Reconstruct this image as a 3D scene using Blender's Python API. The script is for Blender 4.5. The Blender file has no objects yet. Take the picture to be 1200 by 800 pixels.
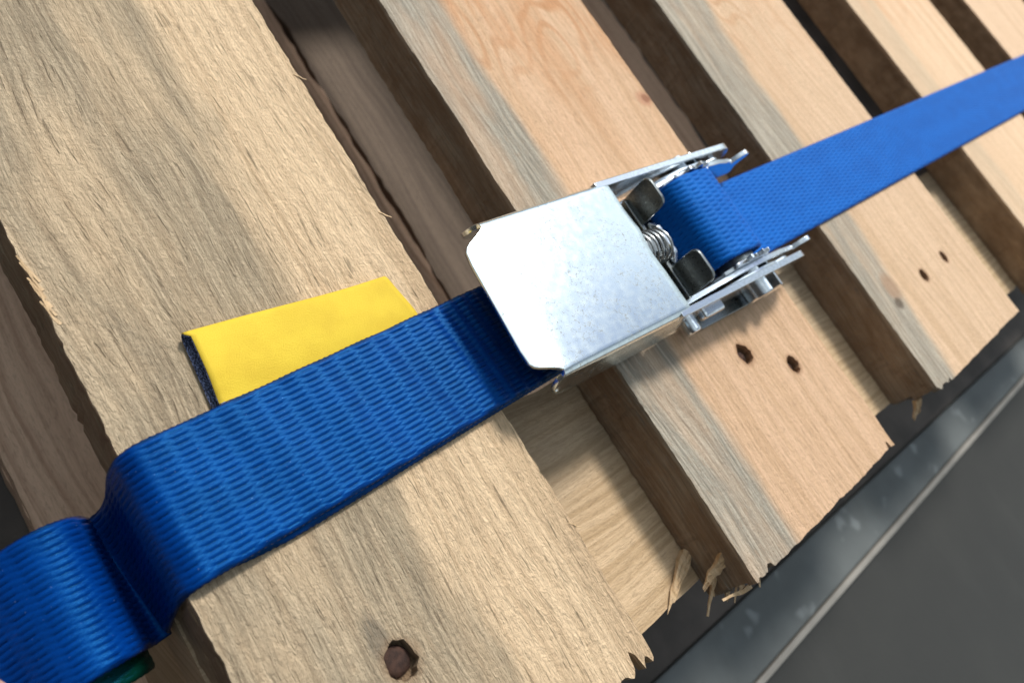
import bpy, bmesh, math, random
from mathutils import Vector, Matrix
random.seed(7)
S = 0.001                      # everything below is measured in millimetres
scn = bpy.context.scene
COL = scn.collection
R = math.radians
# ------------------------------------------------------------------ camera
cam_d = bpy.data.cameras.new('camera'); cam = bpy.data.objects.new('camera', cam_d); COL.objects.link(cam)
M = Matrix(((0.72507774, 0.32505291, -0.60712674), (-0.52231834, 0.83413649, -0.17720008), (0.44882717, 0.44559726, 0.77459489)))
cam.matrix_world = Matrix.Translation((0, 0, 0.19308)) @ M.to_4x4()
cam_d.sensor_width = 36; cam_d.lens = 956.41 / 1200 * 36
cam_d.clip_start = 0.005; cam_d.clip_end = 60
cam_d.dof.use_dof = True; cam_d.dof.focus_distance = 0.222; cam_d.dof.aperture_fstop = 15
scn.camera = cam
# ------------------------------------------------------------------ light
EL, AZ = R(53), R(50)          # the sun stands to the upper right of the picture, soft through thin cloud
sd = Vector((math.cos(EL) * math.cos(AZ), math.cos(EL) * math.sin(AZ), math.sin(EL)))
sun_d = bpy.data.lights.new('sun', 'SUN'); sun_d.energy = 3.7; sun_d.angle = R(10); sun_d.color = (1, .95, .87)
sun = bpy.data.objects.new('sun', sun_d); COL.objects.link(sun)
sun.rotation_euler = (-sd).to_track_quat('-Z', 'Y').to_euler(); sun.location = (0.3, 0, 1)
w = bpy.data.worlds.new('World'); scn.world = w; w.use_nodes = True
nt = w.node_tree; bg = nt.nodes['Background']
sky = nt.nodes.new('ShaderNodeTexSky'); sky.sky_type = 'NISHITA'; sky.sun_disc = False
sky.sun_elevation = EL; sky.sun_rotation = math.atan2(sd.x, sd.y)
tc = nt.nodes.new('ShaderNodeTexCoord'); no = nt.nodes.new('ShaderNodeTexNoise'); no.inputs['Scale'].default_value = 2.1; no.inputs['Detail'].default_value = 5
rp = nt.nodes.new('ShaderNodeValToRGB'); rp.color_ramp.elements[0].position = .36; rp.color_ramp.elements[1].position = .60
mx = nt.nodes.new('ShaderNodeMix'); mx.data_type = 'RGBA'
nt.links.new(tc.outputs['Generated'], no.inputs['Vector']); nt.links.new(no.outputs[0], rp.inputs[0]); nt.links.new(rp.outputs[0], mx.inputs[0])
nt.links.new(sky.outputs[0], mx.inputs[6]); mx.inputs[7].default_value = (16.0, 17.9, 18.6, 1)
# dark band added low in the sky, higher on -x, to cut side light
geo = nt.nodes.new('ShaderNodeSeparateXYZ'); nt.links.new(tc.outputs['Generated'], geo.inputs[0])
ma = nt.nodes.new('ShaderNodeMath'); ma.operation = 'MULTIPLY_ADD'; ma.inputs[1].default_value = .48; nt.links.new(geo.outputs[0], ma.inputs[0]); nt.links.new(geo.outputs[2], ma.inputs[2])
dt = nt.nodes.new('ShaderNodeVectorMath'); dt.operation = 'DOT_PRODUCT'; dt.inputs[1].default_value = sd; nt.links.new(tc.outputs['Generated'], dt.inputs[0])      # bright hazy aureole round the sun
au = nt.nodes.new('ShaderNodeMapRange'); au.interpolation_type = 'SMOOTHERSTEP'; au.inputs[1].default_value = .70; au.inputs[2].default_value = .985; au.inputs[3].default_value = .50; au.inputs[4].default_value = 1.7; nt.links.new(dt.outputs['Value'], au.inputs[0])
vm = nt.nodes.new('ShaderNodeVectorMath'); vm.operation = 'SCALE'; nt.links.new(mx.outputs[2], vm.inputs[0]); nt.links.new(au.outputs[0], vm.inputs['Scale'])
mr = nt.nodes.new('ShaderNodeMapRange'); mr.interpolation_type = 'SMOOTHSTEP'; mr.inputs[1].default_value = .20; mr.inputs[2].default_value = .50; nt.links.new(ma.outputs[0], mr.inputs[0])
m2 = nt.nodes.new('ShaderNodeMix'); m2.data_type = 'RGBA'; nt.links.new(mr.outputs[0], m2.inputs[0]); m2.inputs[6].default_value = (.55, .50, .45, 1); nt.links.new(vm.outputs[0], m2.inputs[7])
nt.links.new(m2.outputs[2], bg.inputs[0]); bg.inputs[1].default_value = 0.088
scn.view_settings.view_transform = 'Standard'; scn.view_settings.look = 'None'
scn.view_settings.exposure = 0.0; scn.view_settings.gamma = 1

# ------------------------------------------------------------------ node helpers
class NT:
    def __init__(s, name):
        s.m = bpy.data.materials.new(name); s.m.use_nodes = True; s.t = s.m.node_tree
        s.b = s.t.nodes['Principled BSDF']
    def n(s, typ, **kw):
        x = s.t.nodes.new(typ)
        for k, v in kw.items(): setattr(x, k, v)
        return x
    def put(s, sock, v):
        if isinstance(v, (int, float)): sock.default_value = v
        elif isinstance(v, tuple): sock.default_value = v if len(v) != 3 or sock.type == 'VECTOR' else (*v, 1)
        else: s.t.links.new(v, sock)
    def set(s, **kw):
        for k, v in kw.items(): s.put(s.b.inputs[k.replace('_', ' ')], v)
    def coord(s, scale, off=(0, 0, 0), src='Object'):
        c = s.n('ShaderNodeTexCoord'); m = s.n('ShaderNodeMapping')
        s.t.links.new(c.outputs[src], m.inputs[0]); m.inputs['Scale'].default_value = tuple(1000 * q for q in scale); m.inputs['Location'].default_value = off
        return m.outputs[0]
    def noise(s, vec, scale=1, detail=3, rough=.5, dist=0):
        x = s.n('ShaderNodeTexNoise'); s.put(x.inputs['Vector'], vec)
        x.inputs['Scale'].default_value = scale; x.inputs['Detail'].default_value = detail; x.inputs['Roughness'].default_value = rough; x.inputs['Distortion'].default_value = dist
        return x.outputs[0]
    def math(s, op, a, b=0.0, c=None):
        x = s.n('ShaderNodeMath', operation=op); s.put(x.inputs[0], a); s.put(x.inputs[1], b)
        if c is not None: s.put(x.inputs[2], c)
        return x.outputs[0]
    def rng(s, v, a, b, c=0.0, d=1.0, smooth=True):
        x = s.n('ShaderNodeMapRange'); x.interpolation_type = 'SMOOTHSTEP' if smooth else 'LINEAR'
        for i, q in enumerate((v, a, b, c, d)): s.put(x.inputs[i], q)
        return x.outputs[0]
    def mix(s, f, a, b, mode='MIX'):
        x = s.n('ShaderNodeMix', data_type='RGBA', blend_type=mode)
        s.put(x.inputs[0], f); s.put(x.inputs[6], a); s.put(x.inputs[7], b); return x.outputs[2]
    def sep(s, v):
        x = s.n('ShaderNodeSeparateXYZ'); s.put(x.inputs[0], v); return x.outputs
    def comb(s, a, b, c):
        x = s.n('ShaderNodeCombineXYZ')
        for i, q in enumerate((a, b, c)): s.put(x.inputs[i], q)
        return x.outputs[0]
    def bump(s, h, strength, dist, nrm=None):
        x = s.n('ShaderNodeBump'); s.put(x.inputs['Height'], h); x.inputs['Strength'].default_value = strength; x.inputs['Distance'].default_value = dist * S
        if nrm is not None: s.t.links.new(nrm, x.inputs['Normal'])
        return x.outputs[0]

def wood(name, light, dark, gray=None, seed=0.0, band=None, rough_h=.5, knots=(), cracks=.5, along='y', figure=0.0, stain=(), side=.66):
    """sawn softwood; x is across the grain and y along it, in object millimetres"""
    t = NT(name); p = t.coord((1, 1, 1)); X, Y, Z = t.sep(p)[:3]
    if along == 'x': X, Y = Y, X
    xz = t.math('ADD', X, t.math('MULTIPLY', Z, .8))
    warp = t.noise(t.comb(t.math('MULTIPLY', X, .018), t.math('MULTIPLY', Y, .007), seed), 1, 2)
    xw = t.math('ADD', xz, t.math('MULTIPLY', warp, 22.0))
    g1 = t.noise(t.comb(t.math('MULTIPLY', xw, .16), t.math('MULTIPLY', Y, .004), seed + 3), 1, 3, .6)
    g2 = t.noise(t.comb(t.math('MULTIPLY', xw, .75), t.math('MULTIPLY', Y, .012), seed + 7), 1, 3, .6)
    ring = t.math('SINE', t.math('MULTIPLY', t.math('ADD', xw, t.math('MULTIPLY', g1, 12.0)), 1.55))
    fib = t.noise(t.comb(t.math('MULTIPLY', xz, 2.3), t.math('MULTIPLY', Y, .26), t.math('ADD', t.math('MULTIPLY', Z, 1.2), seed)), 1, 5, .65, .3)
    wool = t.noise(t.comb(t.math('MULTIPLY', xz, 1.25), t.math('MULTIPLY', Y, .6), seed + 1), 1, 5, .72, .9)
    mid = t.noise(t.comb(t.math('MULTIPLY', xw, .80), t.math('MULTIPLY', Y, .20), seed + 17), 1, 4, .62, .8)
    saw = t.noise(t.comb(t.math('MULTIPLY', xz, .25), t.math('MULTIPLY', t.math('ADD', Y, t.math('MULTIPLY', X, .25)), .85), seed + 2), 1, 2, .6)
    crk = t.noise(t.comb(t.math('MULTIPLY', xw, 1.35), t.math('MULTIPLY', Y, .075), seed + 9), 1, 3, .55, .4)
    crk = t.rng(crk, .66 - .05 * cracks, .72)
    f = t.math('ADD', t.math('MULTIPLY', g1, .55), t.math('MULTIPLY', g2, .45))
    f = t.math('ADD', t.math('MULTIPLY', ring, .055), f)
    f = t.rng(f, .36, .68)
    col = t.mix(f, light, dark)
    if figure:      # cathedral figure and resin of a flat sawn face
        fx = t.noise(t.comb(t.math('MULTIPLY', X, .03), t.math('MULTIPLY', Y, .009), seed + 20), 1, 1)
        arc = t.math('SINE', t.math('MULTIPLY', fx, 95.0)); pat = t.noise(t.comb(t.math('MULTIPLY', X, .02), t.math('MULTIPLY', Y, .010), seed + 23), 1, 3)
        col = t.mix(t.math('MULTIPLY', t.math('MULTIPLY', t.rng(arc, .1, 1), t.rng(pat, .38, .7)), t.rng(Y, -80.0, 10.0, 0.0, figure)), col, (.50, .235, .10))
        blush = t.noise(t.comb(t.math('MULTIPLY', xw, .10), t.math('MULTIPLY', Y, .012), seed + 29), 1, 4, .65); col = t.mix(t.math('MULTIPLY', t.rng(blush, .42, .66), t.rng(Y, -110.0, 10.0, 0.0, .75 * figure)), col, (.58, .30, .15))
    if gray is not None:
        gc = t.mix(t.rng(t.noise(t.comb(t.math('MULTIPLY', xw, 1.1), t.math('MULTIPLY', Y, .03), seed + 5), 1, 5, .7), .36, .64), gray, tuple(q * .50 for q in gray))
        if band:    # (edge at y=0, slope, softness, wobble, amount inside, amount outside)
            e0, sl, soft, wob, ain, aout = band
            edge = t.math('ADD', t.math('ADD', X, t.math('MULTIPLY', Y, -sl)), t.math('MULTIPLY', t.math('SUBTRACT', t.noise(t.comb(t.math('MULTIPLY', X, .05), t.math('MULTIPLY', Y, .02), seed + 11), 1, 3), .5), wob))
            mk = t.rng(edge, e0 - soft, e0 + soft, ain, aout)
        else: mk = .35
        blot = t.rng(t.noise(t.comb(t.math('MULTIPLY', xw, .07), t.math('MULTIPLY', Y, .014), seed + 13), 1, 4), .3, .6, .55 if band and band[5] == 0 and band[2] < 4 else .45, 1.0)
        col = t.mix(t.math('MULTIPLY', mk, blot), col, gc)
    for (kx, ky, kr, kl, kc) in stain + tuple(knots):      # dark streaks and knots with a shape of their own
        dx = t.math('DIVIDE', t.math('SUBTRACT', t.math('ADD', X, t.math('MULTIPLY', wool, 2.0)), kx + 1.0), kr); dy = t.math('DIVIDE', t.math('SUBTRACT', Y, ky), kl)
        d = t.math('ADD', t.math('MULTIPLY', dx, dx), t.math('MULTIPLY', dy, dy))
        d = t.math('ADD', d, t.math('MULTIPLY', t.math('SUBTRACT', fib, .5), 1.4))
        col = t.mix(t.rng(d, 0.2, 1.2, .75, 0), col, kc)
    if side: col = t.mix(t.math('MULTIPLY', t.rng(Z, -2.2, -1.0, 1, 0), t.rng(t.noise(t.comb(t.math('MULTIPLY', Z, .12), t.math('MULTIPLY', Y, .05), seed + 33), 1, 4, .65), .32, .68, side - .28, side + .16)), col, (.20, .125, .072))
    col = t.mix(t.rng(fib, .32, .74, -.22, .36), col, tuple(q * .52 for q in dark))
    col = t.mix(t.rng(mid, .30, .46, .30, 0), col, tuple(q * .55 for q in dark))
    col = t.mix(t.math('MULTIPLY', crk, .65 * cracks), col, tuple(q * .35 for q in dark))
    h = t.math('ADD', t.math('ADD', t.math('MULTIPLY', fib, .8), t.math('MULTIPLY', wool, .9)), t.math('MULTIPLY', mid, 1.5))
    h = t.math('ADD', h, t.math('MULTIPLY', saw, .35)); h = t.math('SUBTRACT', h, t.math('MULTIPLY', crk, .8 * cracks)); h = t.math('ADD', h, t.math('MULTIPLY', ring, -.05))
    t.set(Base_Color=col, Roughness=.78, Specular_IOR_Level=.25, Normal=t.bump(h, 1.0, rough_h))
    return t.m

def metal(name, base=(.78, .80, .82), rough=.26, crackle=0.0, scale=1.0, metallic=1.0, wave=.03):
    t = NT(name); p = t.coord((1, 1, 1)); n1 = t.noise(p, .35 * scale, 4); n2 = t.noise(p, 2.2 * scale, 5, .6)
    col = t.mix(t.rng(n1, .3, .7), base, tuple(q * .86 for q in base))
    if crackle:
        dv = t.n('ShaderNodeTexVoronoi', feature='DISTANCE_TO_EDGE'); dsp = t.n('ShaderNodeVectorMath', operation='ADD'); nn = t.n('ShaderNodeTexNoise')
        t.put(nn.inputs['Vector'], p); nn.inputs['Scale'].default_value = .35; nn.inputs['Detail'].default_value = 6; nn.inputs['Roughness'].default_value = .7
        sc = t.n('ShaderNodeVectorMath', operation='SCALE'); t.t.links.new(nn.outputs[1], sc.inputs[0]); sc.inputs['Scale'].default_value = 5.0
        t.t.links.new(p, dsp.inputs[0]); t.t.links.new(sc.outputs[0], dsp.inputs[1]); t.t.links.new(dsp.outputs[0], dv.inputs['Vector']); dv.inputs['Scale'].default_value = .42
        line = t.rng(dv.outputs['Distance'], .0, .045, 1, 0); patch = t.rng(t.noise(p, .085, 3), .42, .60); spk = t.rng(t.noise(p, 1.1, 2), .42, .60)
        msk = t.math('MULTIPLY', t.math('MULTIPLY', line, patch), t.math('MULTIPLY', spk, crackle))
        speck = t.math('MULTIPLY', t.rng(t.noise(p, 2.4, 2, .6), .64, .70), t.math('MULTIPLY', patch, .35)); msk = t.math('MAXIMUM', msk, speck)
        col = t.mix(msk, col, (.24, .205, .14)); t.set(Metallic=t.math('MULTIPLY', t.math('SUBTRACT', 1.0, t.math('MULTIPLY', msk, .6)), metallic))
    else: t.set(Metallic=metallic)
    t.set(Base_Color=col, Roughness=t.rng(n1, .25, .8, rough * .85, rough * 1.25), Normal=t.bump(n1, 1, wave))
    return t.m

def web_mat(name, base, dark, rough=.22, sheen=.0):
    """polyester webbing: UV in millimetres, u along the strap"""
    t = NT(name); uv = t.n('ShaderNodeUVMap').outputs[0]; U, V, _ = t.sep(uv)[:3]
    th = t.noise(t.comb(t.math('MULTIPLY', U, 1.1), t.math('MULTIPLY', V, 7.0), 0.0), 1, 4, .65); va = t.noise(t.comb(t.math('MULTIPLY', U, .06), t.math('MULTIPLY', V, .12), 3.0), 1, 3)
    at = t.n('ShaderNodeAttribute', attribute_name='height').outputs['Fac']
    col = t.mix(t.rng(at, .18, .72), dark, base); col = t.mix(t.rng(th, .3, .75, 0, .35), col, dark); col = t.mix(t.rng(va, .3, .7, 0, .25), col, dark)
    lint = t.rng(t.noise(t.comb(t.math('MULTIPLY', U, 1.3), t.math('MULTIPLY', V, 1.9), 8.0), 1, 1), .765, .79)
    col = t.mix(t.math('MULTIPLY', lint, .6), col, (.18, .28, .55))
    t.set(Base_Color=col, Roughness=t.rng(th, .3, .7, rough, rough + .2), Specular_IOR_Level=.48, Specular_Tint=(.05, .48, 1.0), Sheen_Weight=sheen, Sheen_Roughness=.5, Sheen_Tint=(.25, .45, 1.0), Normal=t.bump(th, .9, .10))
    return t.m

def plain(name, base, rough=.6, metallic=0.0, var=.25, scale=.2, bump=.05, spec=.5):
    t = NT(name); p = t.coord((1, 1, 1)); n = t.noise(p, scale, 4); n2 = t.noise(p, scale * 8, 4, .6)
    t.set(Base_Color=t.mix(t.rng(n, .3, .7), base, tuple(q * (1 - var) for q in base)), Roughness=rough, Metallic=metallic, Specular_IOR_Level=spec, Normal=t.bump(t.math('ADD', n, n2), 1, bump))
    return t.m

# ------------------------------------------------------------------ object helpers
def tag(o, label=None, cat=None, group=None, kind=None):
    for k, v in (('label', label), ('category', cat), ('group', group), ('kind', kind)):
        if v: o[k] = v
    return o
def thing(name, label, cat, loc=(0, 0, 0), group=None):
    o = bpy.data.objects.new(name, None); COL.objects.link(o); o.empty_display_size = .01
    o.location = Vector(loc) * S; return tag(o, label, cat, group)
def obj(name, bm, mat, parent=None, loc=(0, 0, 0), smooth=None, rot=None):
    """bm in millimetres, world-placed minus loc"""
    me = bpy.data.meshes.new(name)
    bmesh.ops.scale(bm, vec=(S, S, S), verts=bm.verts); bm.to_mesh(me); bm.free()
    me.materials.append(mat); o = bpy.data.objects.new(name, me); COL.objects.link(o)
    o.location = Vector(loc) * S
    if rot: o.rotation_euler = rot
    if parent:
        o.parent = parent
        q = Vector(parent.location) if parent.parent is None else (Vector(parent.location) + Vector(parent.parent.location))
        o.location = Vector(loc) * S - q
    if smooth is not None:
        for f in me.polygons: f.use_smooth = True
        if smooth < 180:
            try: me.set_sharp_from_angle(angle=R(smooth))
            except Exception: pass
    return o
def bevel(o, wd, seg=2, ang=35):
    b = o.modifiers.new('bevel', 'BEVEL'); b.width = wd * S; b.segments = seg; b.limit_method = 'ANGLE'; b.angle_limit = R(ang); return o
def prism(bm, poly, axis, a, b):
    """extrude polygon (p,q) along axis between a and b. axis 'y': (u,z); 'x': (v,z); 'z': (u,v)"""
    def P(p, q, r): return {'y': (p, r, q), 'x': (r, p, q), 'z': (p, q, r)}[axis]
    lo = [bm.verts.new(P(p, q, a)) for p, q in poly]; hi = [bm.verts.new(P(p, q, b)) for p, q in poly]
    n = len(poly); bm.faces.new(lo); bm.faces.new(hi)
    for i in range(n): bm.faces.new((lo[i], lo[(i + 1) % n], hi[(i + 1) % n], hi[i]))
    bmesh.ops.recalc_face_normals(bm, faces=bm.faces); return bm
def box(bm, x0, x1, y0, y1, z0, z1): return prism(bm, [(x0, y0), (x1, y0), (x1, y1), (x0, y1)], 'z', z0, z1)
def tube(bm, pts, r, seg=10, cap=True):
    rings = []; n = len(pts); pts = [Vector(p) for p in pts]
    prev = None
    for i, p in enumerate(pts):
        t = (pts[min(i + 1, n - 1)] - pts[max(i - 1, 0)]).normalized()
        if prev is None: a = t.orthogonal().normalized()
        else: a = (prev - t * prev.dot(t)).normalized()
        prev = a; b = t.cross(a); rr = r[i] if isinstance(r, (list, tuple)) else r
        rings.append([bm.verts.new(p + (a * math.cos(k * 2 * math.pi / seg) + b * math.sin(k * 2 * math.pi / seg)) * rr) for k in range(seg)])
    for i in range(n - 1):
        for k in range(seg): bm.faces.new((rings[i][k], rings[i][(k + 1) % seg], rings[i + 1][(k + 1) % seg], rings[i + 1][k]))
    if cap: bm.faces.new(rings[0][::-1]); bm.faces.new(rings[-1])
    return bm
def fill(bm, loops, z):
    """triangulated sheet with holes; returns list of vertex loops"""
    vl = []; es = []
    for lp in loops:
        vs = [bm.verts.new((p[0], p[1], z)) for p in lp]; vl.append(vs)
        es += [bm.edges.new((vs[i], vs[(i + 1) % len(vs)])) for i in range(len(vs))]
    bmesh.ops.triangle_fill(bm, use_beauty=True, use_dissolve=False, edges=es); return vl
def nz(x, s):                                   # cheap 1-D value noise
    def h(i): return (math.sin(i * 127.1 + s * 311.7) * 43758.5453) % 1.0
    i = math.floor(x); f = x - i; f = f * f * (3 - 2 * f); return h(i) * (1 - f) + h(i + 1) * f - .5

def board(name, x0, x1, y0, y1, z1, mat, parent, seed, thick=22, end=None, holes=(), slant=(0, 0), edge=.6, torn=1.0, step=1.6, label=None):
    """a sawn plank with grain along y; near end ragged in three layers. holes: (x, y, r, nailmat)"""
    ox, oy = (x0 + x1) / 2, (y0 + y1) / 2; bm = bmesh.new()
    layers = [(z1, z1 - thick * .17), (z1 - thick * .17, z1 - thick * .55), (z1 - thick * .55, z1 - thick)]
    for li, (za, zb) in enumerate(layers):
        sd2 = seed + li * 13.7; pts = []
        nx = int((x1 - x0) / .8)
        for i in range(nx + 1):                 # the near end, left to right
            x = x0 + (x1 - x0) * i / nx; f = i / nx
            y = y0 + slant[0] * (1 - f) + slant[1] * f
            y += (nz(x * 1.1, sd2) * .75 + nz(x * .22, sd2) * 1.2) * torn
            if end: y += end(f, li)
            pts.append((x, y))
        ny = int((y1 - y0) / step)
        for i in range(1, ny): y = y0 + (y1 - y0) * i / ny; pts.append((x1 + nz(y * .5, sd2 * .1 + seed) * edge + nz(y * .06, seed) * edge * 1.4, y)) if y > pts[nx][1] + .5 else None
        pts.append((x1, y1)); pts.append((x0, y1))
        for i in range(ny - 1, 0, -1): y = y0 + (y1 - y0) * i / ny; pts.append((x0 + nz(y * .55, sd2 * .1 + seed + 5) * edge + nz(y * .05, seed + 3) * edge * 1.4 + .25 * li * nz(y * 1.1, sd2), y)) if y > pts[0][1] + .5 else None
        hl = []
        if li == 0:
            for (hx, hy, hr) in holes:
                k = 22; hl.append([(hx + math.cos(a) * hr * .86 * (1 + nz(j * 1.7, hx) * .38), hy + math.sin(a) * hr * 1.1 * (1 + nz(j * 1.3, hy) * .34)) for j, a in ((j, j * 2 * math.pi / k) for j in range(k))])
        sh = lambda lp: [(a - ox, b - oy) for a, b in lp]
        top = fill(bm, [sh(pts)] + [sh(h) for h in hl], za)
        botv = [[bm.verts.new((v.co.x, v.co.y, zb + .002)) for v in top[0]]]
        n = len(top[0])
        for i in range(n): bm.faces.new((top[0][i], top[0][(i + 1) % n], botv[0][(i + 1) % n], botv[0][i]))
        bes = [bm.edges.get((botv[0][i], botv[0][(i + 1) % n])) for i in range(n)]
        bmesh.ops.triangle_fill(bm, use_beauty=True, use_dissolve=False, edges=bes)
        for h in top[1:]:
            m = len(h); lo = [bm.verts.new((v.co.x * 1.0, v.co.y, za - 4.2)) for v in h]
            for i in range(m): bm.faces.new((h[i], h[(i + 1) % m], lo[(i + 1) % m], lo[i]))
            bm.faces.new(lo)
    bmesh.ops.recalc_face_normals(bm, faces=bm.faces)
    o = obj(name, bm, mat, parent, (ox, oy, 0))
    if label: o['label'] = label
    return o

def splinter(parent, a, b, w0, mat, seed, bend=1.0):
    """a torn sliver of wood from a (root) to b (tip) with a frayed end"""
    a, b = Vector(a), Vector(b); T = (b - a); Ln = T.length; T.normalize(); side = T.cross(Vector((0, 0, 1))).normalized(); up = side.cross(T).normalized(); bm = bmesh.new(); n = 12
    m = 5 if w0 > 1.5 else 1; rows = []
    for i in range(n + 1):
        f = i / n; row = []
        for k in range(m + 1):
            g = k / m - .5; tipk = 1 - abs(nz(k * 1.9, seed)) * (.55 if m > 1 else 0) - (.25 * abs(g) if m > 1 else 0)
            ff = min(f, 1) * tipk; wid = w0 * (1 - .45 * f) * (1 + nz(f * 5, seed + 2) * .5)
            c = a + T * Ln * ff + side * (g * wid + (nz(f * 3, seed) + nz(f * 9, seed + k) * .3) * bend) + up * (nz(f * 2.3, seed + 4) * bend + nz(f * 7, seed + k * 2.1) * w0 * .22)
            row.append(c)
        rows.append(row)
    th = lambda f: (w0 * .30 * (1 - f) + .12) * (1 if w0 > 1 else .6)
    tv = [[bm.verts.new(c + up * th(i / n)) for c in r] for i, r in enumerate(rows)]; bv = [[bm.verts.new(c - up * th(i / n)) for c in r] for i, r in enumerate(rows)]
    for i in range(n):
        for k in range(m):
            bm.faces.new((tv[i][k], tv[i][k + 1], tv[i + 1][k + 1], tv[i + 1][k])); bm.faces.new((bv[i][k], bv[i + 1][k], bv[i + 1][k + 1], bv[i][k + 1]))
        bm.faces.new((tv[i][0], tv[i + 1][0], bv[i + 1][0], bv[i][0])); bm.faces.new((tv[i][m], bv[i][m], bv[i + 1][m], tv[i + 1][m]))
    for k in range(m): bm.faces.new((tv[n][k], tv[n][k + 1], bv[n][k + 1], bv[n][k]))
    bmesh.ops.recalc_face_normals(bm, faces=bm.faces)
    return obj('splinter', bm, mat, parent)

def weave(s, w, L, p):
    j = round(w / p); s2 = s + nz(j * 3.7, 1) * L * .12; h = 0
    for par in (0, 1):
        c = round((s2 / L - par) / 2) * 2 + par; d = (s2 / L - c) / .80; jj = round(w / p - .5 * par) + .5 * par; e = (w / p - jj) / .52
        if abs(d) < 1 and abs(e) < 1:
            a = (1 - d * d) ** .5; ww = max(.35, a) ; e2 = e / (.55 + .45 * ww)
            if abs(e2) < 1: h = max(h, (.25 + .75 * a) * (1 - e2 * e2) ** .55)
    return h
def webbing(name, path, width, L, p, amp, mat, parent, ds=.33, dw=.22, thick=1.3, wob=None, wdir=(0, 1, 0)):
    """woven strap: path = centre line in mm; L float length, p rib pitch; woven relief is real geometry"""
    pts = [Vector(q) for q in path]; sub = []            # Catmull-Rom, then even resampling
    for i in range(len(pts) - 1):
        p0, p1, p2, p3 = pts[max(i - 1, 0)], pts[i], pts[i + 1], pts[min(i + 2, len(pts) - 1)]
        for k in range(16):
            t = k / 16; sub.append(.5 * ((2 * p1) + (-p0 + p2) * t + (2 * p0 - 5 * p1 + 4 * p2 - p3) * t * t + (-p0 + 3 * p1 - 3 * p2 + p3) * t ** 3))
    sub.append(pts[-1]); cum = [0]
    for i in range(1, len(sub)): cum.append(cum[-1] + (sub[i] - sub[i - 1]).length)
    n = int(cum[-1] / ds); C = []; j = 0
    for i in range(n + 1):
        s = cum[-1] * i / n
        while j < len(cum) - 2 and cum[j + 1] < s: j += 1
        C.append(sub[j].lerp(sub[j + 1], (s - cum[j]) / max(cum[j + 1] - cum[j], 1e-9)))
    m = int(width / dw); V = []; F = []; UV = []; H = []; wd = Vector(wdir)
    for i, c in enumerate(C):
        T = (C[min(i + 3, n)] - C[max(i - 3, 0)]).normalized(); W = (wd - T * wd.dot(T)).normalized(); N = T.cross(W)
        s = cum[-1] * i / n
        for k in range(m + 1):
            w = -width / 2 + width * k / m
            h = weave(s, w, L, p); e = min(1, (width / 2 - abs(w)) / 1.3)
            h = h * (.35 + .65 * e)
            z = thick / 2 * math.sqrt(max(0, 1 - (1 - e) ** 2)) + amp * (h - .5) * e
            z += wob(s, w) if wob else 0
            ww = w + (.12 * math.sin(2 * math.pi * s / 1.7) if e < .3 else 0) * (1 if w > 0 else -1)
            V.append((c + W * ww + N * z)); UV.append((s, w)); H.append(h)
    nt_ = len(V)
    for i, c in enumerate(C):                             # plain underside
        T = (C[min(i + 3, n)] - C[max(i - 3, 0)]).normalized(); W = (wd - T * wd.dot(T)).normalized(); N = T.cross(W); s = cum[-1] * i / n
        for k in range(m + 1):
            w = -width / 2 + width * k / m; h = weave(s, w, L, p); e = min(1, (width / 2 - abs(w)) / 1.3); h = h * (.35 + .65 * e)
            V.append(c + W * w - N * (thick / 2 * math.sqrt(max(0, 1 - (1 - e) ** 2)) + amp * (h - .5) * e - (wob(s, w) if wob else 0))); UV.append((s, w + 50)); H.append(h)
    for i in range(n):
        for k in range(m): a = i * (m + 1) + k; F.append((a, a + m + 1, a + m + 2, a + 1))
        for k in range(m): a = nt_ + i * (m + 1) + k; F.append((a, a + 1, a + m + 2, a + m + 1))
        a = i * (m + 1); b = nt_ + i * (m + 1); F.append((a, b, b + m + 1, a + m + 1)); F.append((a + m, a + 2 * m + 1, b + 2 * m + 1, b + m))
    me = bpy.data.meshes.new(name); me.from_pydata([tuple(v * S) for v in V], [], F)
    at = me.attributes.new('height', 'FLOAT', 'POINT'); at.data.foreach_set('value', H)
    uvl = me.uv_layers.new(name='UVMap'); uvl.data.foreach_set('uv', [c for l in me.loops for c in UV[l.vertex_index]])
    me.materials.append(mat)
    for f in me.polygons: f.use_smooth = True
    o = bpy.data.objects.new(name, me); COL.objects.link(o)
    if parent: o.parent = parent; o.location = -Vector(parent.location) if parent.parent is None else -(Vector(parent.location) + Vector(parent.parent.location))
    return o

# ------------------------------------------------------------------ the truck bed
m_floor = plain('bed_floor', (.085, .070, .060), .75, 0, .5, .03, .4)
FZ = -144
bm = bmesh.new(); box(bm, -900, 2200, -99, 1500, FZ - 6, FZ); tag(obj('floor', bm, m_floor), kind='structure')
def rail_mat():
    t = NT('painted_rail'); p = t.coord((1, 1, 1)); n = t.noise(p, .02, 4, .6); n2 = t.noise(p, .9, 4)
    col = t.mix(t.rng(n, .35, .7), (.115, .128, .130), (.085, .094, .095))
    sp = t.rng(t.noise(t.coord((1, 1, 1), (4, 1, 0)), .042, 2, .6), .60, .70); col = t.mix(t.math('MULTIPLY', sp, .4), col, (.32, .35, .36))
    t.set(Base_Color=col, Roughness=.65, Specular_IOR_Level=.35, Normal=t.bump(n2, 1, .1)); return t.m
m_trim = plain('trim_metal', (.27, .255, .23), .6, 0, .2, .08, .05)
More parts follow.
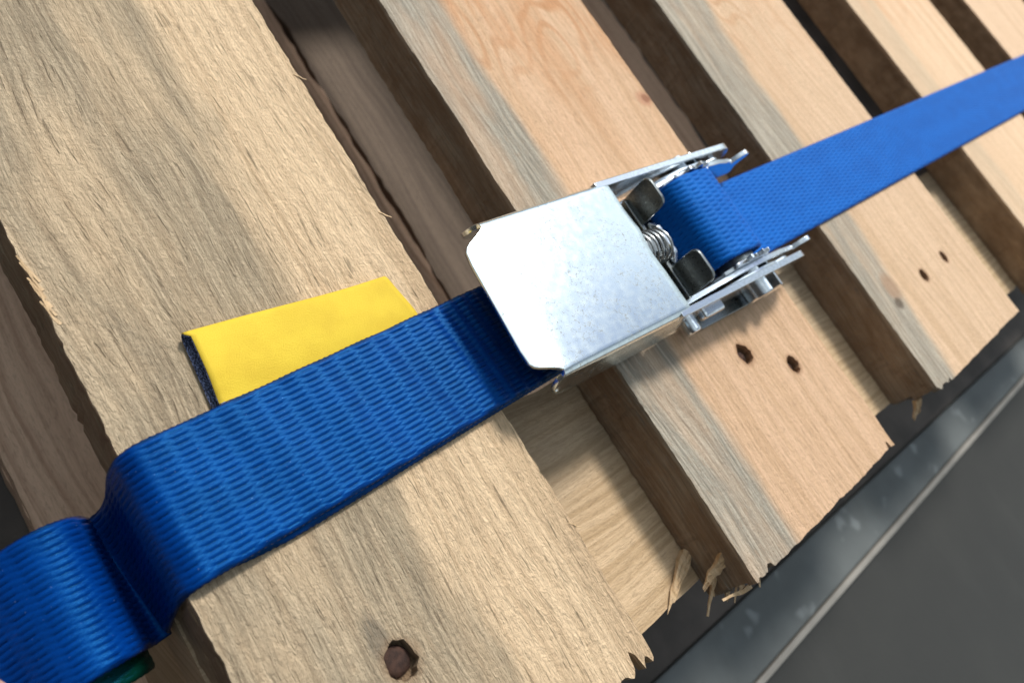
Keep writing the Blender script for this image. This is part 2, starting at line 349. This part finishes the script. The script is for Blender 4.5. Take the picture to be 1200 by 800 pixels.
def panel_mat():
    t = NT('dark_panel'); p = t.coord((1, 1, 1)); n = t.noise(p, .012, 4, .6); sc = t.rng(t.noise(t.coord((.03, .006, 1)), 1, 4, .6, 1.0), .55, .75)
    col = t.mix(t.rng(n, .3, .7), (.038, .039, .037), (.032, .033, .032)); col = t.mix(t.math('MULTIPLY', sc, .06), col, (.11, .11, .105))
    t.set(Base_Color=col, Roughness=.75, Specular_IOR_Level=.3, Normal=t.bump(t.noise(p, .7, 4), 1, .12)); return t.m
# edge line of the sill, drifting slightly out of parallel with the pallet
def yl(x, o=0): return -132 + (x - 280) * .0268 + o
def strip(name, o0, o1, z0, z1, mat, y_const=None):
    bm = bmesh.new(); xa, xb = -500, 1180
    prism(bm, [(xa, yl(xa, o0)), (xb, yl(xb, o0)), (xb, yl(xb, o1) if y_const is None else y_const), (xa, yl(xa, o1) if y_const is None else y_const)], 'z', z0, z1)
    return obj(name, bm, mat)
o = strip('sill_plate', 0, 0, -158, FZ + 2, rail_mat(), -99.6); bevel(o, 1.2); tag(o, 'blue grey painted steel sill with pale blotches along the pallet end', 'sill')
o = strip('edge_trim', -4.0, -.4, -158, FZ + 3.2, m_trim); bevel(o, .8); tag(o, 'thin light grey metal trim strip running beside the blue grey sill', 'trim')
o = strip('side_panel', -330, -4.3, -160, FZ - 2.5, panel_mat()); tag(o, 'dark grey flat panel in the lower right corner beyond the trim strip', 'panel')

# ------------------------------------------------------------------ the pallet
pal = thing('wooden_pallet', 'pale softwood pallet of spaced planks with weathered grey edges under the blue strap', 'pallet', (0, 0, -144))
nail_m = plain('rusty_nail', (.085, .040, .027), .6, .2, .6, .6, .3)
hole_m = plain('bruised_hole', (.14, .065, .035), .85, 0, .6, .8, .3)
T1, T2 = (.60, .43, .27), (.44, .285, .155); G = (.40, .355, .285)
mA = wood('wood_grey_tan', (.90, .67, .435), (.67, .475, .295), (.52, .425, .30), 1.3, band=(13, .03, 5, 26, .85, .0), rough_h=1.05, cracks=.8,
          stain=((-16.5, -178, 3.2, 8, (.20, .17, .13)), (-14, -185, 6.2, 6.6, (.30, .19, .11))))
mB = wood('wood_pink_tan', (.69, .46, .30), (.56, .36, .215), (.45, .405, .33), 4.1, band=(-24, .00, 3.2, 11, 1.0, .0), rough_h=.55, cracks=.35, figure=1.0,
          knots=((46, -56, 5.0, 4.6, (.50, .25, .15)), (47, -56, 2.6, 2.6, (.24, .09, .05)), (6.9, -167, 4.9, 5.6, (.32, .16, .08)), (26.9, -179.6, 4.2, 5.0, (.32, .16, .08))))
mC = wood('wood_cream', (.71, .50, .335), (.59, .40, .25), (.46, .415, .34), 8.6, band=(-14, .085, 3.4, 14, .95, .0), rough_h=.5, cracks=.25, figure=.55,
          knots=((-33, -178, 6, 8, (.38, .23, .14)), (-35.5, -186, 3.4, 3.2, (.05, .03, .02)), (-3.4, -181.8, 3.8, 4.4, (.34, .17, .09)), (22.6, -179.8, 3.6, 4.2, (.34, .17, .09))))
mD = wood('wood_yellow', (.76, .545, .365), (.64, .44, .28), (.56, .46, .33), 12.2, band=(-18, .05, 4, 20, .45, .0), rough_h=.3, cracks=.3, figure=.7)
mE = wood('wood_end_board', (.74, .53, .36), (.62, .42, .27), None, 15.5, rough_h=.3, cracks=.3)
mS = wood('wood_bearer', (.58, .42, .265), (.42, .29, .165), (.42, .35, .26), 21.1, side=0, band=(12, 0, 20, 40, .0, .6), rough_h=.3, cracks=.2, along='x')
mL = wood('wood_lower', (.66, .47, .34), (.42, .27, .185), None, 27.0, side=0, rough_h=.25, cracks=.1)
mK = wood('wood_dirty_lower', (.17, .13, .10), (.11, .082, .064), None, 41.0, rough_h=.2, cracks=.1, side=0)
Y1 = 400
def endA(f, li):      # ragged torn corner at the right
    e = 0
    if f > .62:
        k = (f - .62) / .38; e += (abs(nz(f * 44, 3.1 + li)) * 6.0 - 1.0) * (1.0 if li == 0 else .22)
        if li == 0 and (.655 < f < .70 or .745 < f < .80 or .93 < f < .955): e += 3.2 + 3 * nz(f * 90, 4)
        if li > 0: e += 1.0
    return e
def endC(f, li): return (abs(nz(f * 40, 2 + li)) * 5 + li * 1.0 if f < .12 else 0)
def endB(f, li): return (abs(nz(f * 50, 5 + li)) * 4 if f < .10 else 0) + (2.5 if f > .955 and f < .975 and li == 0 else 0)
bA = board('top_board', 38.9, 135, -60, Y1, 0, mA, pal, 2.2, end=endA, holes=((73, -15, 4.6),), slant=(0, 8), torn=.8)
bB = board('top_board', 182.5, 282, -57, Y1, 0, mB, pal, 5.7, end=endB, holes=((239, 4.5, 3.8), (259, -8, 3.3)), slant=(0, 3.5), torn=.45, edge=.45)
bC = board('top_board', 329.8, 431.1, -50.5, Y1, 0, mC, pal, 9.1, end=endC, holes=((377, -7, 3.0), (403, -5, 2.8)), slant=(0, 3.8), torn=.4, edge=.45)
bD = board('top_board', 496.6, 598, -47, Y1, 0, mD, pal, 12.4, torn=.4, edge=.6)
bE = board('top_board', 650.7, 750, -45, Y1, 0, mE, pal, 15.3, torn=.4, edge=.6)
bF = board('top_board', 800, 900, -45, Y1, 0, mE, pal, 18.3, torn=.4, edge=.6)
def nail(par, x, y, r, z, mat=nail_m):
    bm = bmesh.new(); k = 14; rings = []
    for rr, zz in ((0.0, .35), (.55, .3), (.9, .0), (1.0, -.6)):
        rings.append([bm.verts.new((math.cos(a) * r * rr * (1 + nz(j, x) * .15) + nz(j, 3) * .2, math.sin(a) * r * rr * (1 + nz(j, y) * .15), zz * 1.2)) for j, a in ((j, j * 2 * math.pi / k) for j in range(k))] if rr else [bm.verts.new((0, 0, zz * 1.2))])
    for j in range(k): bm.faces.new((rings[0][0], rings[1][j], rings[1][(j + 1) % k]))
    for i in (1, 2):
        for j in range(k): bm.faces.new((rings[i][j], rings[i + 1][j], rings[i + 1][(j + 1) % k], rings[i][(j + 1) % k]))
    return obj('nail', bm, mat, par, (x, y, z), smooth=180, rot=(R(6), R(-5), 0))
nail(bA, 72.8, -14.6, 3.8, -2.4); nail(bB, 239.4, 4.2, 2.7, -2.9); nail(bB, 259.2, -8.2, 2.3, -2.9); nail(bC, 377.2, -7, 2.1, -2.6); nail(bC, 403, -5, 2.0, -2.6)
# splinters
m_spl = wood('torn_wood', (.62, .45, .28), (.50, .34, .19), None, 31, rough_h=.3, cracks=.2, side=0)
for k, (a, b, w0) in enumerate([((182.5, -40, -20.6), (162.5, -52.5, -21.5), 4.4), ((184, -45.5, -7), (174, -52.5, -16), 4.0), ((183.5, -49, -14), (175, -59.5, -20), 1.5), ((183, -46, -4), (185.5, -58.5, -9), .9),
                                ((186.5, -58.5, -8), (174, -56, -8.5), 1.5), ((184, -50, -17), (180.5, -57, -20), 3.0), ((189, -53, -16), (184, -60.5, -19), 3.4), ((196, -54, -18), (192, -62, -20), 3.0),
                                ((203, -55, -18), (203, -61, -20), 2.6), ((212, -55, -18), (214, -60, -20), 2.2), ((185, -54, -9), (181, -60, -12), 1.0), ((191, -55, -6), (190, -60.5, -8), 1.2)]):
    splinter(bB, a, b, w0, m_spl, k * 3.3, .5)
for k, (a, b, w0) in enumerate([((331, -50, -12), (327, -57, -17), 3.0), ((336, -50, -14), (336, -57, -18), 2.4), ((341, -51, -16), (342, -55, -20), 2.2)]): splinter(bC, a, b, w0, m_spl, 40 + k * 3.3)
for k in range(6):      # slivers raised on the near edge of the first plank
    y = 96 + k * 2.4; x = 39.6
    splinter(bA, (x + .9, y - 4, -.1), (x - .7 - random.uniform(0, .7), y + random.uniform(2.5, 5), .3 + random.uniform(0, .4)), .75, m_spl, 60 + k, .4)
for k, (x, y) in enumerate(((135, 96), (135.2, 41), (134.8, 150), (135, -12))): splinter(bA, (x - 1, y + 2, 0), (x + 1.8, y - 1.2, .6), .5, m_spl, 90 + k, .4)
# bearer across under the planks
def bearer(name, y0, y1, mat, sl=.03):
    bm = bmesh.new(); pts = []; n = 300; xa, xb = 38, 960
    for i in range(n + 1): x = xa + (xb - xa) * i / n; pts.append((x, y0 + (x - 176) * sl + nz(x * .12, 3) * 1.3))
    for i in range(n + 1): x = xb - (xb - xa) * i / n; pts.append((x, y1 + (x - 176) * sl + nz(x * .12, 8) * 1.3))
    ox, oy = 470, (y0 + y1) / 2; prism(bm, [(a - ox, b - oy) for a, b in pts], 'z', -44, -22.4); return obj(name, bm, mat, pal, (ox, oy, 0))
bearer('bearer_board', -50.5, 31, mS); bearer('bearer_board', 330, 400, mS, 0)
for x0 in (40, 400, 790):
    for y0, y1 in ((-44, 28), (326, 396)):
        bm = bmesh.new(); box(bm, x0, x0 + 100, y0 + 6, y1, -121.8, -44.3); bevel(obj('block', bm, mS, pal), 1.5)
board('bottom_board', 30, 131, -45, Y1, -122, mL, pal, 33, torn=.3, edge=1.0, step=6)
board('bottom_board', 150, 228, -45, Y1, -122, mL, pal, 35, torn=.3, edge=1.8, step=5)
board('bottom_board', 233.5, 330, -45, Y1, -127, mK, pal, 36, torn=.3, edge=2.2, step=5)
board('bottom_board', 400, 481, -45, Y1, -122, mL, pal, 37, torn=.3, edge=2.0, step=6)
board('bottom_board', 790, 890, -45, Y1, -122, mL, pal, 39, torn=.3, edge=2.0, step=6)

# ------------------------------------------------------------------ straps
m_blue = web_mat('blue_webbing', (.0004, .036, .225), (.0001, .003, .028))
m_blue2 = web_mat('blue_webbing_long', (.003, .105, .45), (.001, .030, .20), .5, .0)
sh = thing('short_strap', 'thick royal blue ribbed strap with a yellow tag, bent over the widest nearest plank', 'strap', (41, 40, 1))
def cv(u): return 46.0 + (u - 153) * .056
def wobS(s, w):
    u = 176 - s; a = .22 * math.exp(-((u - 142) / 14) ** 2)
    return a * math.sin(u * 1.45 + w * .05) + .22 * math.sin(u * .33 + w * .09) * (1 if 60 < u else .4)
pth = [(176, cv(176), 3.3), (165, cv(165), 3.2), (150, cv(150), 3.0), (120, cv(120), 3.0), (90, cv(90), 3.0), (65, cv(65), 3.0), (52, cv(52), 3.1), (45, 40.0, 3.2), (41.2, 39.7, 2.6), (38.3, 39.4, .0),
       (36.9, 39.0, -5), (36.6, 38.4, -12), (36.4, 37.6, -20), (35.4, 36.9, -26), (33.4, 36.4, -28.4), (31.4, 36.0, -25.6), (29.6, 35.6, -20.5), (26.2, 35.2, -15.8), (21.5, 34.9, -13.2), (16.5, 34.6, -13.6), (11, 34.2, -16.4), (7, 33.8, -19.2), (2, 33.2, -22.5), (-6, 32.2, -28.5), (-16, 31, -36)]
main = webbing('webbing', pth, 35.2, 5.9, 1.62, .62, m_blue, sh, wob=wobS)
und = [(176, cv(176) - .3, 1.6), (150, cv(150) - .5, 1.2), (110, cv(110) - .8, 1.1), (70, cv(70) - 1.3, 1.1), (58, cv(58) - .9, 1.1), (48, cv(48) + .2, 1.0), (43.5, 39.9, 1.0)]
webbing('under_layer', und, 35.0, 5.9, 1.62, .4, m_blue, sh, ds=.5, dw=.35, thick=1.1)
# yellow tag: a folded loop open at its left end
m_yel = NT('yellow_tag'); pp = m_yel.coord((1, 1, 1)); n1 = m_yel.noise(pp, .12, 3); n2 = m_yel.noise(pp, 3.0, 5, .7)
m_yel.set(Base_Color=m_yel.mix(m_yel.rng(n1, .3, .7), (.70, .50, .035), (.64, .44, .028)), Roughness=.6, Specular_IOR_Level=.3, Normal=m_yel.bump(n2, 1, .22)); m_yel = m_yel.m
m_lin = NT('tag_lining'); pp = m_lin.coord((1, 1, 1)); n1 = m_lin.noise(m_lin.coord((3.2, 1.6, 1)), 1, 2)
m_lin.set(Base_Color=m_lin.mix(m_lin.rng(n1, .45, .62), (.010, .012, .028), (.16, .20, .36)), Roughness=.8, Normal=m_lin.bump(n1, 1, .3)); m_lin = m_lin.m
def tagsheet(off, z_lo, z_hi, fold_r, du=0.0):
    prof = [(56.6, 1.95)]
    for v, dz in ((59, 1.95 - z_hi), (61.5, -.75), (65, -.2), (68, .0), (74, -.1)): prof.append((v, z_hi + dz))
    for k in range(7): a = math.pi / 2 - k * math.pi / 6; prof.append((77.4 + fold_r * math.cos(a) * 1.3, (z_hi + z_lo) / 2 + (z_hi - z_lo) / 2 * math.sin(a)))
    prof += [(70, z_lo), (62, z_lo), (56.6, z_lo)]
    bm = bmesh.new(); rows = []; U = [62.2 + du + k * (63.4 - 2 * du) / 40 for k in range(41)]
    for u in U:
        f = (u - 62) / 63; row = []
        for i, (v, z) in enumerate(prof):
            curl = .9 * math.exp(-(f / .10) ** 2) * (1 if z > 1.6 else 0) * (.4 + .6 * math.sin(min(1, (80 - v) / 20) * math.pi) if v > 60 else .7)
            vv = 46 + (v - 46) * (1 - .085 * f); uu = u + (v - 62) * (.075 * (1 - f) * 1.0 - .19 * f) + (1.3 * (1 - f) if i < 7 else 0); row.append(bm.verts.new((uu, vv + .25 * math.sin(f * 7), z + curl + .12 * math.sin(f * 11 + v * .1))))
        rows.append(row)
    for i in range(40):
        for k in range(len(prof) - 1): bm.faces.new((rows[i][k], rows[i + 1][k], rows[i + 1][k + 1], rows[i][k + 1]))
    bmesh.ops.recalc_face_normals(bm, faces=bm.faces)
    return bm
tg = obj('fabric_tag', tagsheet(0, .55, 3.3, 1.6), m_yel, sh, smooth=180); tg['label'] = 'plain yellow folded fabric tag tucked under the strap edge'
sm = tg.modifiers.new('s', 'SOLIDIFY'); sm.thickness = .22 * S; sm.offset = 0
ln = obj('lining', tagsheet(0, .85, 2.95, 1.3, -.25), m_lin, tg, smooth=180); sm = ln.modifiers.new('s', 'SOLIDIFY'); sm.thickness = .25 * S; sm.offset = 0
# green strip under the curled end
m_green = web_mat('green_webbing', (.001, .028, .015), (.0005, .010, .006))
gs = thing('green_strap', 'dark green strap showing under the curled blue strap in the bottom left corner', 'strap', (26, 24, -20))
webbing('webbing', [(29.5, 28.8, -24.5), (26.5, 28.3, -21.0), (19, 27.8, -18.2), (12, 27.4, -19.6), (4, 26.8, -24), (-6, 26, -32)], 30, 4, 1.8, .35, m_green, gs, ds=.5, dw=.35, thick=1.0)
# long strap: wound on the spool and running off over the planks
ls = thing('long_strap', 'bright blue woven strap wound on the ratchet spool and running off to the upper right', 'strap', (248, 51.5, 1))
cu, cz, rr = 247.5, 12.6, 10.9
def sq(x): return math.copysign(abs(x) ** .68, x)
pth = []
for k in range(19):
    a = R(-35 + k * 235 / 18); r_ = rr - 1.2 * (1 - k / 18); pth.append((cu - 2.4 + r_ * 1.24 * sq(math.cos(a)), 51.5, cz + r_ * .98 * sq(math.sin(a))))
for k in range(1, 4): a = R(200 + k * 70 / 3); pth.append((cu - 2.4 + rr * 1.24 * sq(math.cos(a)), 51.5, cz + rr * .98 * sq(math.sin(a))))
for x, z in ((262, 1.5), (282, 1.2), (300, 1.1), (330, 1.0), (380, .95), (431, .95), (463, .8), (497, .95), (560, 1.0), (598, 1.0), (625, .9), (652, 1.0), (700, 1.0), (745, 1.0), (800, 1.0), (860, 1.0), (900, 1.0)): pth.append((x, 51.5 + (x - 290) * .0325 if x > 262 else 51.5, z))
pth = pth[::-1]
webbing('webbing', pth, 35.0, 4.2, 1.9, .62, m_blue2, ls, ds=.40, dw=.26, thick=1.5, wdir=(0, 1, 0))

# ------------------------------------------------------------------ ratchet buckle
rb = thing('ratchet_buckle', 'zinc plated ratchet buckle with square silver cover, coil spring and two dark pawl tabs', 'ratchet', (205, 50, 0))
m_zinc = metal('zinc_cover', (.81, .90, .93), .23, crackle=1.0, wave=.012)
m_zin2 = metal('zinc_frame', (.78, .83, .88), .2, scale=2, wave=.02)
m_dark = metal('dark_steel', (.27, .29, .29), .3, scale=3, wave=.02)
m_wire = metal('spring_wire', (.62, .63, .63), .28, scale=3)
# cover: a folded channel with flared flanges and notched front corners
HZ = 20.0; prof = []
def cover():
    bm = bmesh.new(); sec = []      # (v, z, u_start)
    vb, vt = 25.2, 75.8; fr = 2.4
    side = [(vb - 3.0, 6.2, 149.5), (vb - 2.9, 7.2, 147.6), (vb - 2.6, 9, 146.5), (vb - 2.1, 12, 145.9), (vb - 1.5, 15, 145.9), (vb - 1.0, 17.3, 146.2)]
    arc = [(vb - 1.0 + fr * (1 - math.cos(a)) * .95, 17.4 + (HZ - 17.4) * math.sin(a), 147.1 + .3 * math.sin(a)) for a in (R(15), R(35), R(55), R(75), R(90))]
    top = [(vb + 2.1, HZ, 146.2), (vb + 3.0, HZ, 144.6), (vb + 3.9, HZ, 142.6), (vb + 4.7, HZ, 140.9), (vb + 5.6, HZ, 139.6), (vb + 6.9, HZ, 138.7)] + [(v, HZ, 138.3) for v in (36.5, 40, 44, 47, 50.5)]
    half = side + arc + top; mir = [(101.0 - v, z, u) for v, z, u in half[:-1]][::-1]
    full = half + mir; rows = []
    for (v, z, u0) in full:
        row = []
        u0 += .05 * (v - 50.5) if z > 17 else .05 * (-25 if v < 50 else 25)
        for k in range(33):
            f = (k / 32) ** 1.4
            u1 = 205.3 + (.9 * math.exp(-((v - 57) / 4) ** 2) - .6 * math.exp(-((v - 47) / 6) ** 2) if z > 19 else 0); u = u0 + (u1 - u0) * f
            dz = 0
            if z > 12: q = max(0, (150.5 - u) / 11); dz = -1.35 * q * q * min(1, (z - 12) / 8)
            if z < 17.2: zz = z + (1.5 * max(0, (u - 190) / 15) if z < 9 else 0)
            else: zz = z
            bow = .25 * math.sin((v - 25) / 51 * math.pi) * math.sin((u - 143) / 62 * math.pi) if z > 19 else 0
            row.append(bm.verts.new((u, v, zz + dz + bow + (3.6 * math.exp(-(u - 146) / 9) * min(1, (13 - z) / 4) if z < 13 else 0))))
        rows.append(row)
    for i in range(len(rows) - 1):
        for k in range(32): bm.faces.new((rows[i][k], rows[i][k + 1], rows[i + 1][k + 1], rows[i + 1][k]))
    bmesh.ops.recalc_face_normals(bm, faces=bm.faces); return bm
hd = obj('handle_cover', cover(), m_zinc, rb, smooth=180)
# make sure normals point outwards for the solidify
me = hd.data
if sum(f.normal.z for f in me.polygons) < 0: me.flip_normals()
sm = hd.modifiers.new('s', 'SOLIDIFY'); sm.thickness = 1.6 * S; sm.offset = -1
bevel(hd, .35, 2, 50)
def arc2(cx, cz_, r, a0, a1, n=10): return [(cx + r * math.cos(R(a0 + (a1 - a0) * k / n)), cz_ + r * math.sin(R(a0 + (a1 - a0) * k / n))) for k in range(n + 1)]
arm = [(200, 6), (200, 19.8), (206, 19.9)] + [(240, 19.9)] + [(272, 19.6)] + arc2(273.5, 11.8, 7.9, 85, -85, 14) + [(262, 4.0), (235, 5.0), (210, 5.5)]
for y0 in (24.3, 75.2):
    bm = bmesh.new(); prism(bm, arm, 'y', y0 - .4, y0 + 2.1); bevel(obj('handle_arm', bm, m_zin2, rb, smooth=30), .3)
fr = [(205, 1.2), (207, 4), (215, 7.5), (224, 11.0), (232, 14.2), (240, 16.6), (250, 18.4), (260, 18.9), (268, 18.2), (274, 16.6), (278, 15.9), (279.4, 14.6), (280.5, 14.2), (282.0, 16.0), (284, 18.0), (286.4, 18.9), (288.2, 18.2), (288.4, 16.2), (286.8, 13.6),
      (286.4, 11), (287.6, 8.6), (288.4, 6.8), (287.6, 5.0), (285, 4.6), (283, 4.6), (280, 2.0), (262, 1.2), (235, 1.2)]
for y0 in (28.6, 70.2):
    bm = bmesh.new(); prism(bm, fr, 'y', y0, y0 + 1.9); bevel(obj('frame_plate', bm, m_zin2, rb, smooth=30), .25)
fr2 = [(218, 1.6), (220, 3.5), (230, 9.0), (240, 14), (248, 17.0), (258, 17.6), (264, 16), (268, 17.2), (270.5, 16.6), (270, 13.8), (276, 12.5), (278, 9), (274, 4), (262, 1.4), (230, 1.4)]
for y0 in (26.6, 72.8):
    bm = bmesh.new(); prism(bm, fr2, 'y', y0, y0 + 1.1); bevel(obj('frame_plate', bm, m_zin2, rb, smooth=30), .2)
# ratchet wheels beside the roll
for y0 in (30.6, 69.2):
    pts = []; N = 13
    for k in range(N):
        a = 360 / N * k; pts += [(cu + 12.6 * math.cos(R(a)), cz + 12.6 * math.sin(R(a))), (cu + 12.8 * math.cos(R(a + 5)), cz + 12.8 * math.sin(R(a + 5))), (cu + 10.2 * math.cos(R(a + 8)), cz + 10.2 * math.sin(R(a + 8))), (cu + 11 * math.cos(R(a + 18)), cz + 11 * math.sin(R(a + 18)))]
    pts = [(x, max(.4, z)) for x, z in pts]
    bm = bmesh.new(); prism(bm, pts, 'y', y0, y0 + 1.5); bevel(obj('ratchet_wheel', bm, m_zin2, rb, smooth=30), .2)
# frame floor and outward foot
bm = bmesh.new(); box(bm, 160, 238, 30, 71.2, .3, 1.0); obj('frame_floor', bm, m_dark, rb)
bm = bmesh.new(); prism(bm, [(222, 20.6), (226, 19.5), (268, 19.5), (272, 21), (272, 28), (222, 28)], 'z', .6, 1.9); bevel(obj('frame_foot', bm, m_dark, rb), .3)
# slotted spool ends poking out of both arms
def halfmoon(y0, y1, sgn):
    bm = bmesh.new(); pts = [(p[0] + sgn * 1.6, p[1]) for p in (arc2(257, 9.2, 6.4, -80, 80, 12) if sgn > 0 else arc2(257, 9.2, 6.4, 100, 260, 12))]
    prism(bm, pts, 'y', y0, y1); return bevel(obj('spool_half', bm, m_zin2, rb, smooth=35), .6, 3)
for sg in (-1, 1): halfmoon(18.6, 30, sg); halfmoon(72, 80, sg)
for y0, y1 in ((31, 70),): bm = bmesh.new(); prism(bm, arc2(cu, cz, 7.5, 0, 345, 22), 'y', y0, y1); obj('spool_core', bm, m_dark, rb, smooth=40)
# pawl with its two finger tabs
def rr_poly(x0, x1, z0, z1, r): return [(x0, z0)] + [(x1, z0)] + arc2(x1 - r, z1 - r, r, 0, 90, 6) + arc2(x0 + r, z1 - r, r, 90, 180, 6)
def tab(v0, v1, zt, lean):
    bm = bmesh.new(); prism(bm, rr_poly(v0, v1, 5, zt, 3.0), 'x', 0, 1.5)
    for v in bm.verts: v.co.x += 219.0 + lean * (v.co.z - 12) / 12
    return bevel(obj('pawl_tab', bm, m_dark, rb, smooth=35), .45, 3)
tab(60.4, 72.0, 25.0, -.5); tab(30.2, 42.6, 24.6, -.3)
bm = bmesh.new(); box(bm, 217.6, 219.4, 29.9, 71.2, 4, 11.6); bevel(obj('pawl_plate', bm, m_dark, rb), .4)
bm = bmesh.new(); prism(bm, [(43, 5), (60, 5), (60, 12.5), (57, 15.2), (46, 15.2), (43, 12.5)], 'x', 220.2, 222.0); bevel(obj('pawl_bar', bm, m_zin2, rb), .4)
bm = bmesh.new(); box(bm, 221, 233, 21.4, 25, 6.0, 10.2); bevel(obj('pawl_end', bm, m_zin2, rb, smooth=35), 1.1, 3)
bm = bmesh.new(); tube(bm, [(216.5, 19.2, 5.6), (216.5, 19.6, 5.6), (216.5, 25, 5.6)], [2.4, 3.0, 3.0], 20); bevel(obj('pin_end', bm, m_zin2, rb, smooth=40), .5, 2)
bm = bmesh.new(); tube(bm, [(210.5, 26, 9.5), (210.5, 75, 9.5)], 2.0, 18); obj('cross_pin', bm, m_dark, rb, smooth=40)
# coil spring and its guide tongue
bm = bmesh.new(); pts = []; turns = 7.0
for k in range(int(turns * 26) + 1):
    a = k / 26 * 2 * math.pi; f = k / (turns * 26); pts.append((203.0 + 16.0 * f, 52.0 + 5.9 * math.cos(a) - 1.2 * f, 13.1 + 5.9 * math.sin(a)))
tube(bm, pts, .5, 8); obj('coil_spring', bm, m_wire, rb, smooth=180)
bm = bmesh.new(); box(bm, 185, 217.4, 49, 54, 12, 13.4); bevel(obj('spring_tongue', bm, m_dark, rb), .3)

# ------------------------------------------------------------------ the hand that holds the strap end, just inside the lower left corner
skin_m = plain('skin', (.60, .34, .25), .5, 0, .15, .12, .25)
bm = bmesh.new(); rad = {}
def chain(root, pts):
    last = root
    for (x, y, z, r) in pts:
        v = bm.verts.new((x, y, z)); rad[v] = r; bm.edges.new((last, v)); last = v
    return last
w0 = bm.verts.new((-95, -8, -46)); rad[w0] = 19
fa = chain(w0, [(-150, -30, -38, 23), (-230, -60, -20, 30)])
pm = chain(w0, [(-72, 0, -46, 22), (-55, 8, -46, 20)])
HT = (HX, HY, HZ2) = (3.6, 26.2, -8.0)
chain(pm, [(-42, 4, -34, 12), (-30, 9, -20, 9.8), (-14, 16.5, -10.5, 9.2), HT + (8.0,)])
for k, (y, l) in enumerate(((27, 1.0), (38, 1.05), (48, 1.0), (57, .82))):
    chain(pm, [(-40, y * .75, -46 - k, 10.5), (-24 * l, y, -48, 8.6), (-6 * l, y, -52, 8.2), (0, y - 1, -42, 7.4)] if k else [(-40, y * .75, -46, 10.5), (-24, y, -46, 8.8), (-6, y, -48, 8.2), (2, y - 1, -38, 7.4)])
rr_ = [rad[v] for v in bm.verts]; root_i = 0
hand = obj('person', bm, skin_m, None)
hand.modifiers.new('skin', 'SKIN')
for i, sv in enumerate(hand.data.skin_vertices[0].data): sv.radius = (rr_[i] * S, rr_[i] * S); sv.use_root = (i == root_i)
ss = hand.modifiers.new('sub', 'SUBSURF'); ss.levels = 2; ss.render_levels = 3
for f in hand.data.polygons: f.use_smooth = True
tag(hand, 'bare skinned hand holding the blue strap, only a fingertip showing in the bottom left corner', 'person')
